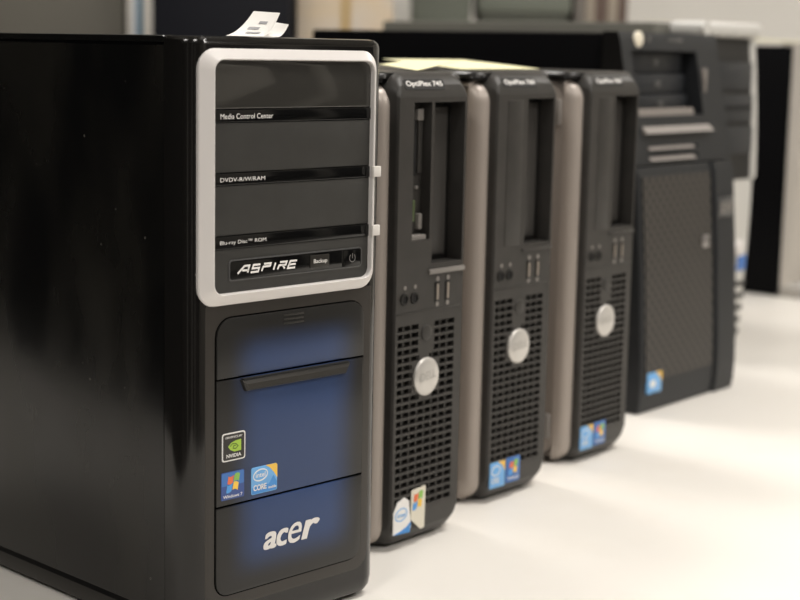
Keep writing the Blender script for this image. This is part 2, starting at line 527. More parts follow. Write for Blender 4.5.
for s, h in LAMPS:
    t = thing('added_ceiling_lamp', 'added square white light panel in the ceiling, out of view', 'light', room(s, h, CEIL_Z), YAW, 'added ceiling light panels')
    bm = bmesh.new()
    loft(bm, [[(x, z, y) for x, z in rrect(-.32, -.32, .32, .32, .01)] for y in (0.0, -.03)] +
         [[(x, z, -.03) for x, z in rrect(-.29, -.29, .29, .29, .01)], [(x, z, 0.0) for x, z in rrect(-.29, -.29, .29, .29, .01)]], closed=True)
    obj('frame', bm, M['lampframe'], t)
    bm = bmesh.new(); box(bm, (-.288, -.288, -.012), (.288, .288, -.004))
    obj('diffuser', bm, mat('lamp_diffuser', (0.9, 0.9, 0.9), 0.5, emit=(LAMP_COL, 6.0)), t)
    ld = bpy.data.lights.new('added_panel_light', 'AREA'); ld.shape = 'SQUARE'; ld.size = 0.56
    ld.energy = LAMP_POWER; ld.color = LAMP_COL
    lo = bpy.data.objects.new('added_panel_light', ld); COL.objects.link(lo)
    lo.parent = t; lo.location = (0, 0, -.02)

# desk: a long white table top on steel legs
desk = thing('desk', 'long white laminate table that all the computers stand on', 'table', (0, 0, FLOOR_Z))
bm = bmesh.new(); box(bm, (-0.55, -0.52, 0.7055), (1.70, 1.03, 0.7455), 0.004, 2)
obj('table_top', bm, M['desk'], desk)
for x in (-.46, .55, 1.62):
    for y in (-.42, .95):
        bm = bmesh.new(); box(bm, (x - .025, y - .025, 0), (x + .025, y + .025, 0.706), 0.003)
        obj('leg', bm, M['desklegs'], desk)


# ------------------------------------------------------------------ large glossy tower in front
def windows_flag(parent, cx, cz, w, h, y, slope, name='emblem_pane'):
    """four coloured wavy panes"""
    quads = {'f_red': (-1, 0), 'f_green': (0, 0), 'f_blue': (-1, -1), 'f_yellow': (0, -1)}
    for key, (i, j) in quads.items():
        x0 = cx + i * w / 2 + w * .03; x1 = x0 + w * .44
        pts_lo = []; pts_hi = []
        for k in range(7):
            t = k / 6; x = x0 + (x1 - x0) * t
            wave = h * 0.09 * math.sin((x - cx) / w * 2 * math.pi + (0.4 if j else 0.1))
            zb = cz + j * h / 2 + h * .03 + wave + slope * (x - cx)
            pts_lo.append((x, zb)); pts_hi.append((x, zb + h * .44))
        # panes lean like italics
        pts = [(x + (z - cz) * .18, z) for x, z in pts_lo + pts_hi[::-1]]
        poly_plate(name, pts, y + .00008, y, M[key], parent)


TOWER = thing('computer_tower', 'big glossy black tower with silver framed drive panel and blue tinted door, nearest the camera', 'computer')
T = TOWER
# case, panel, covers
bm = bmesh.new(); box(bm, (-.1555, .021, .010), (.0095, .435, .3755), .002)
obj('case', bm, M['ibmcase'], T)
bm = bmesh.new(); box(bm, (-.1570, .0226, .0150), (-.1545, .430, .3705), .0012, 2)
obj('side_panel', bm, M['side'], T)
bm = bmesh.new(); box(bm, (.0090, .0226, .0150), (.0115, .430, .3705), .0012, 2)
obj('side_panel', bm, M['side'], T)
bm = bmesh.new(); box(bm, (-.1568, .0226, .3718), (.0113, .432, .3764), .0015, 2)
obj('top_cover', bm, M['gloss'], T)
bm = bmesh.new(); box(bm, (-.1535, .0200, -.0015), (.0080, .430, .0135), .002)
obj('base_rail', bm, M['handle'], T)
for x in (-.135, -.012):
    for y in (.05, .39):
        bm = bmesh.new(); cyl(bm, (x, y, -.0045), (x, y, .001), .011)
        obj('foot', bm, M['rubber'], T)


def front_bezel():
    """rounded shell; the front is flat between the two rounded vertical edges"""
    bm = bmesh.new(); n = 8
    x0, x1, r, yb = -.157, .0115, .015, .0222

    def section(ins, z):
        pts = []
        for k in range(n + 1):
            a = math.radians(180 + 90 * k / n)
            pts.append((x0 + ins + r + (r) * math.cos(a), r + ins + r * math.sin(a)))
        for k in range(n + 1):
            a = math.radians(270 + 90 * k / n)
            pts.append((x1 - ins - r + r * math.cos(a), r + ins + r * math.sin(a)))
        pts += [(x1 - ins, yb), (x0 + ins, yb)]
        return [(p[0], p[1], z) for p in pts]
    L = [section(.006, -.0020), section(.0025, .0000), section(.0006, .0040), section(0, .0100)]
    L += [section(0, .3712), section(.0007, .3740), section(.0025, .3760), section(.0055, .3766)]
    loft(bm, L)
    return bm


obj('front_bezel', front_bezel(), M['bezel'], T, smooth=0.5)

# silver frame round the drive panel
def frame_bm():
    bm = bmesh.new(); n = 6
    x0, z0, x1, z1 = -.1487, .2130, .0000, .3692

    def rr(i, r): return rrect(x0 + i * 1.17, z0 + i * .86, x1 - i * .62, z1 - i * .79, r, n)
    loops = [front(rr(0, .0120), .0030), front(rr(0, .0120), -.0002), front(rr(.0005, .0116), -.0008),
             front(rr(.0073, .0078), -.0041), front(rr(.0078, .0074), -.0043), front(rr(.0083, .0070), -.0042),
             front(rr(.0087, .0067), -.0036), front(rr(.0089, .0066), .0030)]
    loft(bm, loops, closed=True)
    return bm


obj('silver_frame', frame_bm(), M['silver'], T, smooth=0.35)
PX0, PX1 = -.1390, -.0050
# drive covers and their label strips
plate('drive_cover', PX0, .3330, PX1, .3628, (.0004, .0004, .006, .006), .002, -.0010, M['panelgloss'], T, .0010)
plate('drive_cover', PX0, .2946, PX1, .3245, .0004, .002, -.0006, M['cover'], T, .0006)
plate('drive_cover', PX0, .2561, PX1, .2864, .0004, .002, -.0006, M['cover'], T, .0006)
for z0, z1, s, tx, (a, b) in ((.3250, .3326, 'Media Control Center', -.0905, (.3270, .3302)),
                              (.2868, .2942, 'DVDV-R/W/RAM', -.0968, (.2890, .2915)),
                              (.2478, .2557, 'Blu-ray Disc™ ROM', -.0955, (.2500, .2531))):
    st = plate('label_strip', PX0, z0, PX1, z1, .0003, .002, -.0012, M['strip'], T, .0005)
    text('lettering', s, -.1325, a, tx, b, -.00135, M['white'], st, bold=0.0)
cp = plate('control_panel', PX0, .2205, PX1, .2475, (.006, .006, .0004, .0004), .002, -.0006, M['cover'], T, .0006)
# recessed black strip with the model name and buttons
bm = bmesh.new()
o1 = rrect(-.1254, .2275, -.0114, .2409, .0026, 5); o2 = rrect(-.1246, .2283, -.0122, .2401, .0020, 5)
loft(bm, [front(o1, .0), front(o1, -.0012), front(o2, -.0014), front(o2, 0)], closed=True)
obj('strip_rim', bm, M['plate'], cp)  # lighter grey paints in the rim's highlight
plate('name_strip', -.1246, .2283, -.0289, .2401, .0012, .001, -.0010, M['strip'], T, .0003)
# slanted capital letters drawn as strokes
def slant_word(x0, x1, z0, h, y):
    w = (x1 - x0) / 6.0
    G = {
        'A': [[(0, 0), (.50, 1), (.92, 1), (.84, 0)], [(.36, .38), (.86, .38)]],
        'S': [[(.92, 1), (.22, 1), (.16, .52), (.84, .52), (.78, 0), (.02, 0)]],
        'P': [[(.06, 0), (.18, .62), (.90, .62), (.94, 1), (.22, 1)]],
        'I': [[(.38, 0), (.56, 1)]],
        'R': [[(.04, 0), (.16, .55), (.86, .55), (.92, 1), (.20, 1)], [(.52, .55), (.80, 0)]],
        'E': [[(.96, 1), (.22, 1), (.04, 0), (.84, 0)], [(.16, .52), (.86, .52)]],
    }
    adv = {'A': 1.22, 'S': 1.02, 'P': 1.0, 'I': .58, 'R': 1.02, 'E': 1.0}
    tot = sum(adv[c] for c in 'ASPIRE'); u = (x1 - x0) / tot
    lines = []; x = x0
    for c in 'ASPIRE':
        sc = adv[c] * u * (.92 if c != 'I' else 1.0)
        for ln in G[c]:
            lines.append([(x + p[0] * sc + p[1] * h * .18, z0 + p[1] * h) for p in ln])
        x += adv[c] * u
    return lines


ns = [o for o in T.children if o.name.startswith('name_strip')][0]
obj('lettering', stroke_bm(slant_word(-.1185, -.0690, .2320, .0044, -.00125), .00125, -.00125), M['white'], ns, smooth=None)
bb = plate('backup_button', -.0580, .2302, -.0412, .2385, .0006, .001, -.0016, M['handle'], T, .0004)
text('lettering', 'Backup', -.0552, .2325, -.0433, .2359, -.00175, M['white'], bb, bold=0.01)
pb = plate('power_button', -.0285, .2283, -.0122, .2401, .0010, .001, -.0013, M['strip'], T, .0004)
ar = [(-.0203 + .0026 * math.sin(math.radians(a)), .2341 + .0026 * math.cos(math.radians(a))) for a in range(35, 326, 18)]
obj('power_symbol', stroke_bm([ar, [(-.0203, .2338), (-.0203, .2372)]], .00055, -.00145), M['greyprint'], pb, smooth=None)
for z in (.2870, .2480):
    boxobj('eject_tab', (-.0064, -.0062, z + .0002), (.0004, -.0036, z + .0072), M['tab'], T, .0005, label='small pale eject tab')

# lower doors
DX0, DX1 = -.1348, -.0082
plate('door_surround', -.1430, .0180, -.0010, .2140, (.012, .012, .002, .002), .001, -.0001, M['surround'], T, .0004)
plate('door_gap_shade', DX0 - .0008, .0260, DX1 + .0008, .2056, (.0108, .0108, .0125, .0125), .001, -.0003, M['gapblack'], T, .0001)  # black plate behind the doors paints the shade in their gaps
plate('upper_flap', DX0, .1672, DX1, .2048, (.0004, .0004, .0118, .0118), .001, -.0014, M['door'], T, .0006)
for z in (.2014, .1987, .1960):
    boxobj('grip_ridge', (-.0805, -.0018, z), (-.0632, -.0010, z + .0010), M['handle'], T, .0003)
plate('middle_door', DX0, .0859, DX1, .1660, .0004, .001, -.0012, M['door'], T, .0006)
ld_ = plate('lower_door', DX0, .0268, DX1, .0846, (.010, .010, .0004, .0004), .001, -.0012, M['door'], T, .0006)
# pull handle: a bar with chamfered ends below a dark slot
bm = bmesh.new()
loft(bm, [front([(-.1130, .1575), (-.0262, .1575), (-.0225, .1650), (-.1165, .1650)], -.0010),
          front([(-.1126, .1577), (-.0266, .1577), (-.0230, .1646), (-.1160, .1646)], -.0036),
          front([(-.1115, .1585), (-.0275, .1585), (-.0255, .1622), (-.1135, .1622)], -.0048)])
hd = obj('pull_handle', bm, M['handle'], T, smooth=0.3)
boxobj('slot', (-.1150, -.0040, .1648), (-.0240, -.0009, .1657), M['void'], hd)

# chip sticker (dark, white border, green eye)
sk = None
def bowed(x0, z0, x1, z1, bow, r=.0016):
    """sticker outline with a top edge bowed upwards"""
    pts = []
    for x, z in rrect(x0, z0, x1, z1, r, 4):
        t = (x - x0) / (x1 - x0); k = (z - z0) / (z1 - z0)
        pts.append((x, z + bow * 4 * t * (1 - t) * (1 if k > .5 else -.35)))
    return pts


sk = poly_plate('graphics_sticker', bowed(-.1306, .1142, -.1118, .1321, .0005), -.0010, -.0015, M['s_white'], T, label='small black sticker with white outline and green eye')
poly_plate('sticker_face', bowed(-.1298, .1150, -.1126, .1313, .0005, .0012), -.0014, -.00158, M['s_dark'], sk)
text('lettering', 'GRAPHICS BY', -.1282, .1287, -.1142, .1301, -.00165, M['s_white'], sk, bold=.01)
text('lettering', 'NVIDIA', -.1272, .1164, -.1152, .1187, -.00165, M['s_white'], sk, bold=.02)
eye = [(x - .0007, z - .0004) for x, z in [(-.1146, .1276), (-.1146, .1204), (-.1200, .1202), (-.1232, .1216), (-.1252, .1240), (-.1226, .1262), (-.1192, .1272)]]
poly_plate('emblem', eye, -.0015, -.00164, M['s_green'], sk)
obj('emblem_line', stroke_bm([[(x - .0007, z - .0004) for x, z in [(-.1236, .1240), (-.1215, .1256), (-.1190, .1252), (-.1172, .1236), (-.1192, .1220), (-.1212, .1226), (-.1206, .1242), (-.1190, .1240)]]], .0007, -.0017), M['s_dkgreen'], sk, smooth=None)

# operating system sticker
sk = poly_plate('system_sticker', bowed(-.1312, .0895, -.1125, .1071, .0012, .0008), -.0010, -.0015, M['s_navy'], T, label='blue sticker with four coloured panes')
poly_plate('sticker_face', bowed(-.1308, .0985, -.1129, .1067, .0011, .0006), -.0014, -.00157, M['s_navy2'], sk)
windows_flag(sk, -.1217, .0998, .0098, .0108, -.0017, 0.02)
text('lettering', 'Windows 7', -.1297, .0905, -.1141, .0925, -.00165, M['s_white'], sk, bold=.012)

# processor sticker
sk = plate('processor_sticker', -.1066, .0886, -.0848, .1064, .0014, -.0010, -.0015, M['s_blue2'], T, .0002, label='light blue sticker with amber corner')
poly_plate('sticker_corner', [(-.0848, .0968), (-.0848, .1052), (-.0854, .1061), (-.0860, .1064), (-.0946, .1064), (-.0910, .1042), (-.0877, .1008)], -.0014, -.00158, M['s_yellow'], sk)
poly_plate('sticker_shade', [(-.1060, .0890), (-.0854, .0890), (-.0851, .0945), (-.0880, .0990), (-.0918, .0938), (-.0988, .0942), (-.1061, .0930)], -.0014, -.00156, M['s_blue'], sk)
ring_plate('emblem', ellipse(-.0990, .1008, .0062, .0040, 28, .12), ellipse(-.0990, .1008, .0056, .0032, 28, .12), -.0014, -.00165, M['s_white'], sk)
text('lettering', 'intel', -.1030, .0994, -.0950, .1026, -.00168, M['s_white'], sk, bold=.01)
text('lettering', 'CORE', -.1050, .0910, -.0940, .0948, -.00168, M['s_white'], sk, heavy=.03)
text('lettering', 'i7', -.0930, .0948, -.0894, .0988, -.00166, M['s_blue2'], sk, bold=.01)
text('lettering', 'inside', -.0924, .0906, -.0858, .0924, -.00168, M['s_white'], sk, heavy=.02)

# maker's name on the lower door: heavy slanted a, c, r and a light curved e
lg = text('maker_logo', 'a', -.0962, .0500, -.0850, .0614, -.0016, M['logo'], T, heavy=0.028, shear=.22, label='raised silver lettering')
text('letter', 'c', -.0850, .0500, -.0748, .0614, -.0016, M['logo'], lg, heavy=0.028, shear=.22)
text('letter', 'e', -.0752, .0498, -.0630, .0634, -.0017, M['logo'], lg, heavy=0.006, shear=.30)
text('letter', 'r', -.0632, .0502, -.0470, .0630, -.0016, M['logo'], lg, heavy=0.028, shear=.25)

# torn paper label lying on top
bm, pt = sheet_bm((-.0845, .052, .3769), (-.058, .046, .3769), (-.0385, .0520, .3925), (-.0545, .0600, .3932), -.0030, 8, .00025)
lab = obj('paper_label', bm, M['paper'], None, smooth=1.0)
tag(lab, 'curled white paper label with grey print lying on top of the big glossy tower', 'paper')
for (a0, a1, b0, b1) in ((.35, .75, .22, .32), (.25, .6, .44, .54), (.45, .72, .66, .74)):
    bm = bmesh.new()
    vs = [bm.verts.new(pt(a, b) + Vector((.0002, -.0003, .0006))) for a, b in ((a0, b0), (a1, b0), (a1, b1), (a0, b1))]
    bm.faces.new(vs); obj('printed_text', bm, M['papermark'], lab, smooth=None)
bm, pt = sheet_bm((-.0560, .056, .3769), (-.0420, .050, .3769), (-.0290, .054, .3852), (-.0345, .064, .3868), -.0020, 8, .00025)
o = obj('backing_strip', bm, M['paper'], lab, smooth=1.0)


# ------------------------------------------------------------------ slim desktop computers
SIDE0, SIDE1 = .0055, .1155
TOPZ = .3546


def slim_computer(label, loc, rz, kind, group):
    t = thing('desktop_computer', label, 'computer', loc, rz, group)
    # black inner case, silver grey panels on both sides
    bm = bmesh.new()
    loft(bm, [[(x, w, z) for x, z in rrect(.0165 + i, -.0034 + i, .1045 - i, TOPZ - .0005 - i, .014, 7)] for w, i in ((.0215, 0), (.343, 0), (.345, .002))])
    obj('case', bm, M['dellskirt'], t, smooth=0.9)
    for side in (0, 1):
        def X(u): return u if side == 0 else SIDE0 + SIDE1 - u
        for name, w0, w1, mm in (('side_trim', .0075, .0195, 'delltrim'), ('side_panel', .0207, .3400, 'dellside')):
            bm = bmesh.new(); loops = []
            for u, i in ((.0185, 0), (.0140, .0006), (.0105, .0026), (.0082, .0060), (.0070, .0100), (.0064, .0135)):
                k = .35 * i
                if name == 'side_trim':
                    o_ = rrect(w0 + i, -.0020 + k, w1, .3470 - k, (.018 - k * .5, .0004, .0004, .018 - k * .5), 7)
                else:
                    o_ = rrect(w0, -.0020 + k, w1 - k, .3470 - k, (.0004, .006, .006, .0004), 7)
                loops.append([(X(u), w, z) for w, z in o_])
            loft(bm, loops)
            obj(name, bm, M[mm], t, smooth=0.9)
    bm = bmesh.new()
    loft(bm, [[(x, w, z) for x, z in rrect(SIDE0 + i, .3474, SIDE1 - i, TOPZ - .0002 - i * .1, (.002, .002, .007, .007), 5)] for w, i in ((.0125, .0100), (.0145, .0065), (.0180, .0030), (.0230, .0012), (.0300, .0006), (.340, .0006))])
    obj('top_rail', bm, M['dellskirt'], t, smooth=0.9)
    # plastic bezel: smooth black skirt and a stepped face
    prof = [(.0000, .0210, .1000, .3360, .0220, .0006), (.0006, .0203, .1007, .3395, .0165, .004), (.0025, .0196, .1014, .3455, .0080, .009),
            (.0055, .0190, .1020, .3505, .0025, .013), (.0090, .0182, .1028, .3532, -.0012, .015), (.0140, .0172, .1038, .3544, -.0032, .016),
            (.0215, .0165, .1045, TOPZ, -.0036, .016)]
    bm = bmesh.new()
    loft(bm, [[(x, w, z) for x, z in rrect(l, b, r, tp, rad, 7)] for w, l, r, tp, b, rad in prof[2:]], cap0=False, cap1=True)
    obj('skirt', bm, M['dell'], t, smooth=0.5)
    bm = bmesh.new()
    loft(bm, [[(x, w, z) for x, z in rrect(l, b, r, tp, rad, 7)] for w, l, r, tp, b, rad in prof[:3]], cap0=False, cap1=False)
    bay2 = (.0610, .0978, .2120, .3325)
    bay1 = (.0375, .0580, .2310, .3325) if kind == 'card' else None
    cols = [(.0236 + k * .0086, .0236 + k * .0086 + .0070) for k in range(8)]
    rows = [(.0258 + k * .0060, .0258 + k * .0060 + .0040) for k in range(24)]
    us = [.0210, .1000, bay2[0], bay2[1]] + [c for p in cols for c in p]
    zs = [.0220, .3360, bay2[2], bay2[3]] + [c for p in rows for c in p]
    if bay1: us += [bay1[0], bay1[1]]; zs += [bay1[2], bay1[3]]

    def depth(u, z):
        if bay2[0] < u < bay2[1] and bay2[2] < z < bay2[3]: return .0160
        if bay1 and bay1[0] < u < bay1[1] and bay1[2] < z < bay1[3]: return .0110
        if (u - .057) ** 2 + (z - .1265) ** 2 < .0162 ** 2: return 0
        if .0465 < u < .0690 and z > .145: return 0
        for c, d in rows:
            if c < z < d and cols[0][0] < u < cols[-1][1]:
                return .0045 if any(a < u < b for a, b in cols) else .0011
        return 0
    stepgrid(bm, cuts(*us), cuts(*zs), depth, lambda u, z, d: (u, d, z))
    obj('bezel', bm, M['dell'], t, smooth=0.5)
    # drive in the right bay
    dr = plate('optical_drive', bay2[0] + .0003, bay2[2] + .0005, bay2[1] - .0003, bay2[3] - .0005, .0004, .0162, .0140, M['dellrec'], t, .0004)
    plate('drive_tray', bay2[0] + .012, bay2[2] + .004, bay2[1] - .006, bay2[3] - .004, .0006, .0145, .0122, M['drive'], dr, .0005)
    boxobj('bay_lip', (bay2[0] - .003, -.0016, .2040), (bay2[1] + .003, .0008, .2078), M['clip'], t, .0007, label='raised grey lip below the drive bay') if kind == 'card' else \
        boxobj('bay_lip', (bay2[0] - .003, -.0012, .2060), (bay2[1] + .003, .0008, .2085), M['drive'], t, .0006)
    if kind == 'card':
        fl = plate('floppy_drive', .0378, .2315, .0577, .3310, .0004, .0112, .0088, M['dell'], t, .0004)
        plate('disk_slot', .0480, .2780, .0505, .3200, .0004, .0090, .0084, M['void'], fl, .0002)
        plate('front_plate', .0512, .2800, .0560, .3190, .0006, .0090, .0070, M['dell'], fl, .0004)
        plate('clip', .0490, .3190, .0560, .3275, .0008, .0090, .0060, M['clip'], fl, .0006, label='pale grey clip')
        plate('indicator', .0496, .2680, .0522, .2706, .0010, .0090, .0070, M['clip'], fl, .0004)
        plate('lens', .0455, .2440, .0482, .2600, .0006, .0090, .0064, M['led'], fl, .0004, label='greenish lens')
        plate('eject_button', .0515, .2380, .0560, .2500, .0010, .0090, .0056, M['clip'], fl, .0006)
        boxobj('bay_ledge', (.0382, .0020, .2290), (.0570, .0105, .2345), M['clip'], t, .0008, label='pale ledge at the bottom of the bay')
    else:
        plate('blank_cover', .0335, .2120, .0545, .3315, .0010, .0008, -.0004, M['dell'], t, .0004)
    # sockets
    for u in (.0300, .0418):
        bm = bmesh.new()
        loft(bm, [front(ellipse(u, .1880, .0046, .0046, 20), .0004), front(ellipse(u, .1880, .0044, .0044, 20), -.0010),
                  front(ellipse(u, .1880, .0030, .0030, 20), -.0010), front(ellipse(u, .1880, .0028, .0028, 20), .0003)], closed=True)
        j = obj('audio_jack', bm, M['dellrec'], t)
        poly_plate('socket_hole', ellipse(u, .1880, .0029, .0029, 16), .0002, -.0002, M['void'], j)
        poly_plate('symbol', ellipse(u + .0008, .1965, .0017, .0017, 12), .0003, -.0003, M['clip'], j)
    for u in (.0690, .0815):
        p = plate('usb_port', u - .0034, .1825, u + .0034, .1975, .0006, .0005, -.0004, M['dellrec'], t, .0002)
        plate('contact_tongue', u - .0012, .1840, u + .0012, .1960, .0003, .0002, -.0008, M['usb'], p, .0002)
        for z in (.1806, .2000):
            poly_plate('symbol', ellipse(u, z, .0019, .0019, 12), .0003, -.0004, M['clip'], p)
    boxobj('seam_ridge', (.0225, -.0006, .1765), (.0985, .0006, .1778), M['dell'], t, .0003)
    dome('power_button', .0570, .1600, .0062, .0062, .0004, .0016, M['dell'], t)
    b = dome('round_badge', .0570, .1265, .0147, .0147, .0006, .0036, M['badge'], t, label='round silver maker badge')
    text('lettering', 'DELL', .0478, .1232, .0662, .1298, -.00310, M['badgetext'], b, bold=.02, tilt=0.12)
    # model plate on the sloping brow
    def brow(x, z, y):
        tt = (z - .3395) / .0110
        return (x, .0006 + tt * (.0030 + .0019 * tt) + y, z)
    bm = bmesh.new()
    o_ = rrect(.0280, .3418, .0745, .3492, .002, 4)
    loft(bm, [[brow(x, z, .0008) for x, z in o_], [brow(x, z, -.0004) for x, z in o_]])
    pl = obj('model_plate', bm, M['dellrec'], t, smooth=0.4)
    text('lettering', 'OptiPlex 745' if kind == 'card' else 'OptiPlex 760', .0300, .3432, .0720, .3480, -.0007, M['white'], pl, bold=.02, mapper=brow)
    # stickers
    if kind == 'card':
        s = poly_plate('processor_sticker', [(.0222, .0090), (.0415, .0078), (.0430, .0120), (.0415, .0230), (.0400, .0330), (.0350, .0362), (.0270, .0335), (.0222, .0260)], .0002, -.0006, M['s_white'], t, label='white and blue sticker')
        poly_plate('sticker_swoosh', [(.0222, .0090), (.0415, .0078), (.0428, .0160), (.0375, .0128), (.0300, .0105)], -.0004, -.0008, M['s_blue'], s)
        ring_plate('emblem', ellipse(.0312, .0235, .0072, .0050, 20, .2), ellipse(.0312, .0235, .0064, .0042, 20, .2), -.0004, -.0008, M['s_blue2'], s)
        text('lettering', 'intel', .0268, .0216, .0358, .0250, -.0009, M['s_blue2'], s, bold=.01)
        s = poly_plate('system_sticker', [(.0425, .0175), (.0545, .0075), (.0590, .0080), (.0598, .0410), (.0430, .0398)], .0002, -.0007, M['s_cream'], t, label='cream sticker with four coloured panes')
        windows_flag(s, .0505, .0310, .0110, .0130, -.0010, 0.0)
    else:
        s = plate('processor_sticker', .0230, .0085, .0435, .0305, .0012, .0002, -.0006, M['s_blue2'], t, .0002, label='light blue sticker with amber corner')
        poly_plate('sticker_corner', [(.0435, .0215), (.0435, .0305), (.0335, .0305), (.0398, .0268)], -.0004, -.0008, M['s_yellow'], s)
        ring_plate('emblem', ellipse(.0308, .0232, .0062, .0044, 20, .12), ellipse(.0308, .0232, .0054, .0036, 20, .12), -.0004, -.0009, M['s_white'], s)
        text('lettering', 'CORE', .0245, .0125, .0350, .0170, -.0009, M['s_white'], s, bold=.02)
        s = plate('system_sticker', .0452, .0095, .0648, .0310, .0012, .0002, -.0006, M['s_navy2'], t, .0002, label='blue sticker with four coloured panes')
        windows_flag(s, .0552, .0222, .0116, .0118, -.0009, 0.0)
        text('lettering', 'Windows', .0470, .0118, .0630, .0146, -.0009, M['s_white'], s, bold=.012)
    # rubber feet on the left side and under it
    for w, z in ((.0265, .3180), (.0265, .0310), (.310, .320), (.310, .031)):
        boxobj('side_foot', (SIDE0 - .0030, w - .0045, z - .0115), (SIDE0 + .0015, w + .0045, z + .0115), M['clip'], t, .0012)
    boxobj('base_strip', (.030, .022, -.0045), (.092, .335, .006), M['rubber'], t, .001)
    return t


GRP = 'slim desktop computers standing on edge in the row'
slim_computer('slim dark grey desktop computer beside the big glossy tower, with card and floppy bay open', (.0603, .0548, 0), .0715, 'card', GRP)
second = slim_computer('middle slim desktop computer of the three, a yellow sheet on top', (.2122, .0918, 0), .0645, 'plain', GRP)
third = copy_tree(second)
third.location = (.3739, .1221, 0); third.rotation_euler = (0, 0, .0792)
third['label'] = 'slim desktop computer with silver side, next to the tower with mesh front'

# yellow sheets on their tops
bm, _ = sheet_bm((.122, .079, .3549), (.204, .108, .3630), (.232, .185, .3618), (.165, .162, .3580), 0.0, 8, .0004)
tag(obj('paper_sheet', bm, M['yellow'], None, smooth=1.0), 'pale yellow paper sheet on top of the slim computer beside the glossy tower', 'paper', 'yellow sheets on the computers')
bm, _ = sheet_bm((.243, .145, .3550), (.328, .130, .3560), (.345, .235, .3618), (.262, .255, .3615), 0.0, 8, .0004)
tag(obj('paper_sheet', bm, M['yellow'], None, smooth=1.0), 'pale yellow paper sheet on top of the middle slim computer', 'paper', 'yellow sheets on the computers')


# ------------------------------------------------------------------ tower with mesh front
IB = thing('server_tower', 'black tower with perforated mesh front door, behind the slim computers', 'computer', (.6032, .2045, 0), .087)


def ibm_w(z):
    P = [(0, .0030), (.012, 0), (.06, .0015), (.15, .0070), (.245, .0150), (.255, .0185), (.32, .0305), (.385, .0430), (.393, .0460)]
    for (a, wa), (b, wb) in zip(P, P[1:]):
        if z <= b: return wa + (wb - wa) * (z - a) / (b - a)
    return P[-1][1]


boxobj('case', (.004, .062, -.0025), (.204, .475, .3915), M['ibmcase'], IB, .003)
for x in (.03, .18):
    for y in (.09, .44):
        bm = bmesh.new(); cyl(bm, (x, y, -.0045), (x, y, .004), .012); obj('foot', bm, M['rubber'], IB)
# upper bezel with the drive recess
bm = bmesh.new()
RX0, RX1, RZ0, RZ1 = .0190, .1560, .3060, .3740
us = cuts(0, .207, RX0, RX1, .030, .135); zs = cuts(.256, .262, .272, .280, .393, RZ0, RZ1, .2645, .2745, .29, .385)


def dep(u, z):
    if RX0 < u < RX1 and RZ0 < z < RZ1: return .024
    if .030 < u < .135 and (.2620 < z < .2645 or .272 < z < .2745): return .004
    return 0


stepgrid(bm, us, zs, dep, lambda u, z, d: (u, ibm_w(z) + d, z))
obj('upper_bezel', bm, M['ibm'], IB, smooth=0.3)
bm = bmesh.new()       # its side walls and top, back to the case
zz = [.256, .27, .30, .34, .385, .393]
for x in (0, .207):
    a = [bm.verts.new((x, ibm_w(z), z)) for z in zz]; b = [bm.verts.new((x, .064, z)) for z in zz]
    for i in range(len(zz) - 1): bm.faces.new((a[i], b[i], b[i + 1], a[i + 1]))
bm.faces.new([bm.verts.new(p) for p in ((0, ibm_w(.393), .393), (.207, ibm_w(.393), .393), (.207, .064, .393), (0, .064, .393))])
bm.faces.new([bm.verts.new(p) for p in ((0, ibm_w(.256), .256), (.207, ibm_w(.256), .256), (.207, .064, .256), (0, .064, .256))])
obj('bezel_side', bm, M['dellskirt'], IB, smooth=None)
for k, (z0, z1) in enumerate(((.3505, .3725), (.3285, .3495), (.3075, .3275))):
    zc = (z0 + z1) / 2
    bm = bmesh.new(); w0 = ibm_w(zc) + .013
    box(bm, (RX0 + .001, w0, z0), (RX1 - .012, w0 + .012, z1), .001)
    d_ = obj('drive_face', bm, M['ibmdrive'], IB)
    boxobj('drive_button', (RX0 + .060, w0 - .0015, zc - .003), (RX0 + .072, w0 + .001, zc + .003), M['plate'], d_, .0006)
# upward sloping ledges with the light they catch painted in as paler grey
def wedge(name, x0, x1, z0, z1, out, m):
    bm = bmesh.new()
    w1 = ibm_w(z1) + .004; w0 = ibm_w(z0) - out
    loft(bm, [[(x, w0, z0), (x, w1, z1), (x, w1 + .006, z1), (x, w0 + .012, z0 - .001)] for x in (x0, x1)])
    return obj(name, bm, m, IB, smooth=None)


wedge('bay_ledge', .0225, .1660, .2885, .3000, .006, M['ledge'])
wedge('bay_ledge', .0240, .1420, .3060, .3135, -.004, M['ledge'])
wedge('vent_louver', .0300, .1250, .2715, .2775, .003, M['ledge'])
wedge('vent_louver', .0300, .1250, .2600, .2660, .003, M['ledge'])
dome('power_button', .0350, .3855, .0085, .0085, ibm_w(.3855) + .0006, .004, M['cream'], IB, label='round cream power button')
boxobj('usb_port', (.0520, ibm_w(.386) - .0012, .3825), (.0600, ibm_w(.386) + .001, .3895), M['plate'], IB, .0006)
boxobj('name_strip', (.095, ibm_w(.386) - .0008, .3838), (.128, ibm_w(.386) + .001, .3878), M['plate'], IB, .0004)
bm = bmesh.new(); box(bm, (.1630, ibm_w(.345) - .004, .3300), (.1670, ibm_w(.345) + .004, .3560), .001)
obj('latch', bm, M['ledge'], IB)
# lower mesh door and the smooth strip beside it
zz = [-.0035, .006, .03, .06, .10, .15, .20, .245, .2545]


def lower(x0, x1, out, m, name, z0=0, rim=.002):
    bm = bmesh.new()
    loops = []
    for z in zz:
        w = ibm_w(z) - out
        loops.append([(x0, w + rim, z), (x0 + rim, w, z), (x1 - rim, w, z), (x1, w + rim, z), (x1, .064, z), (x0, .064, z)])
    loft(bm, loops)
    return obj(name, bm, m, IB, smooth=0.3)


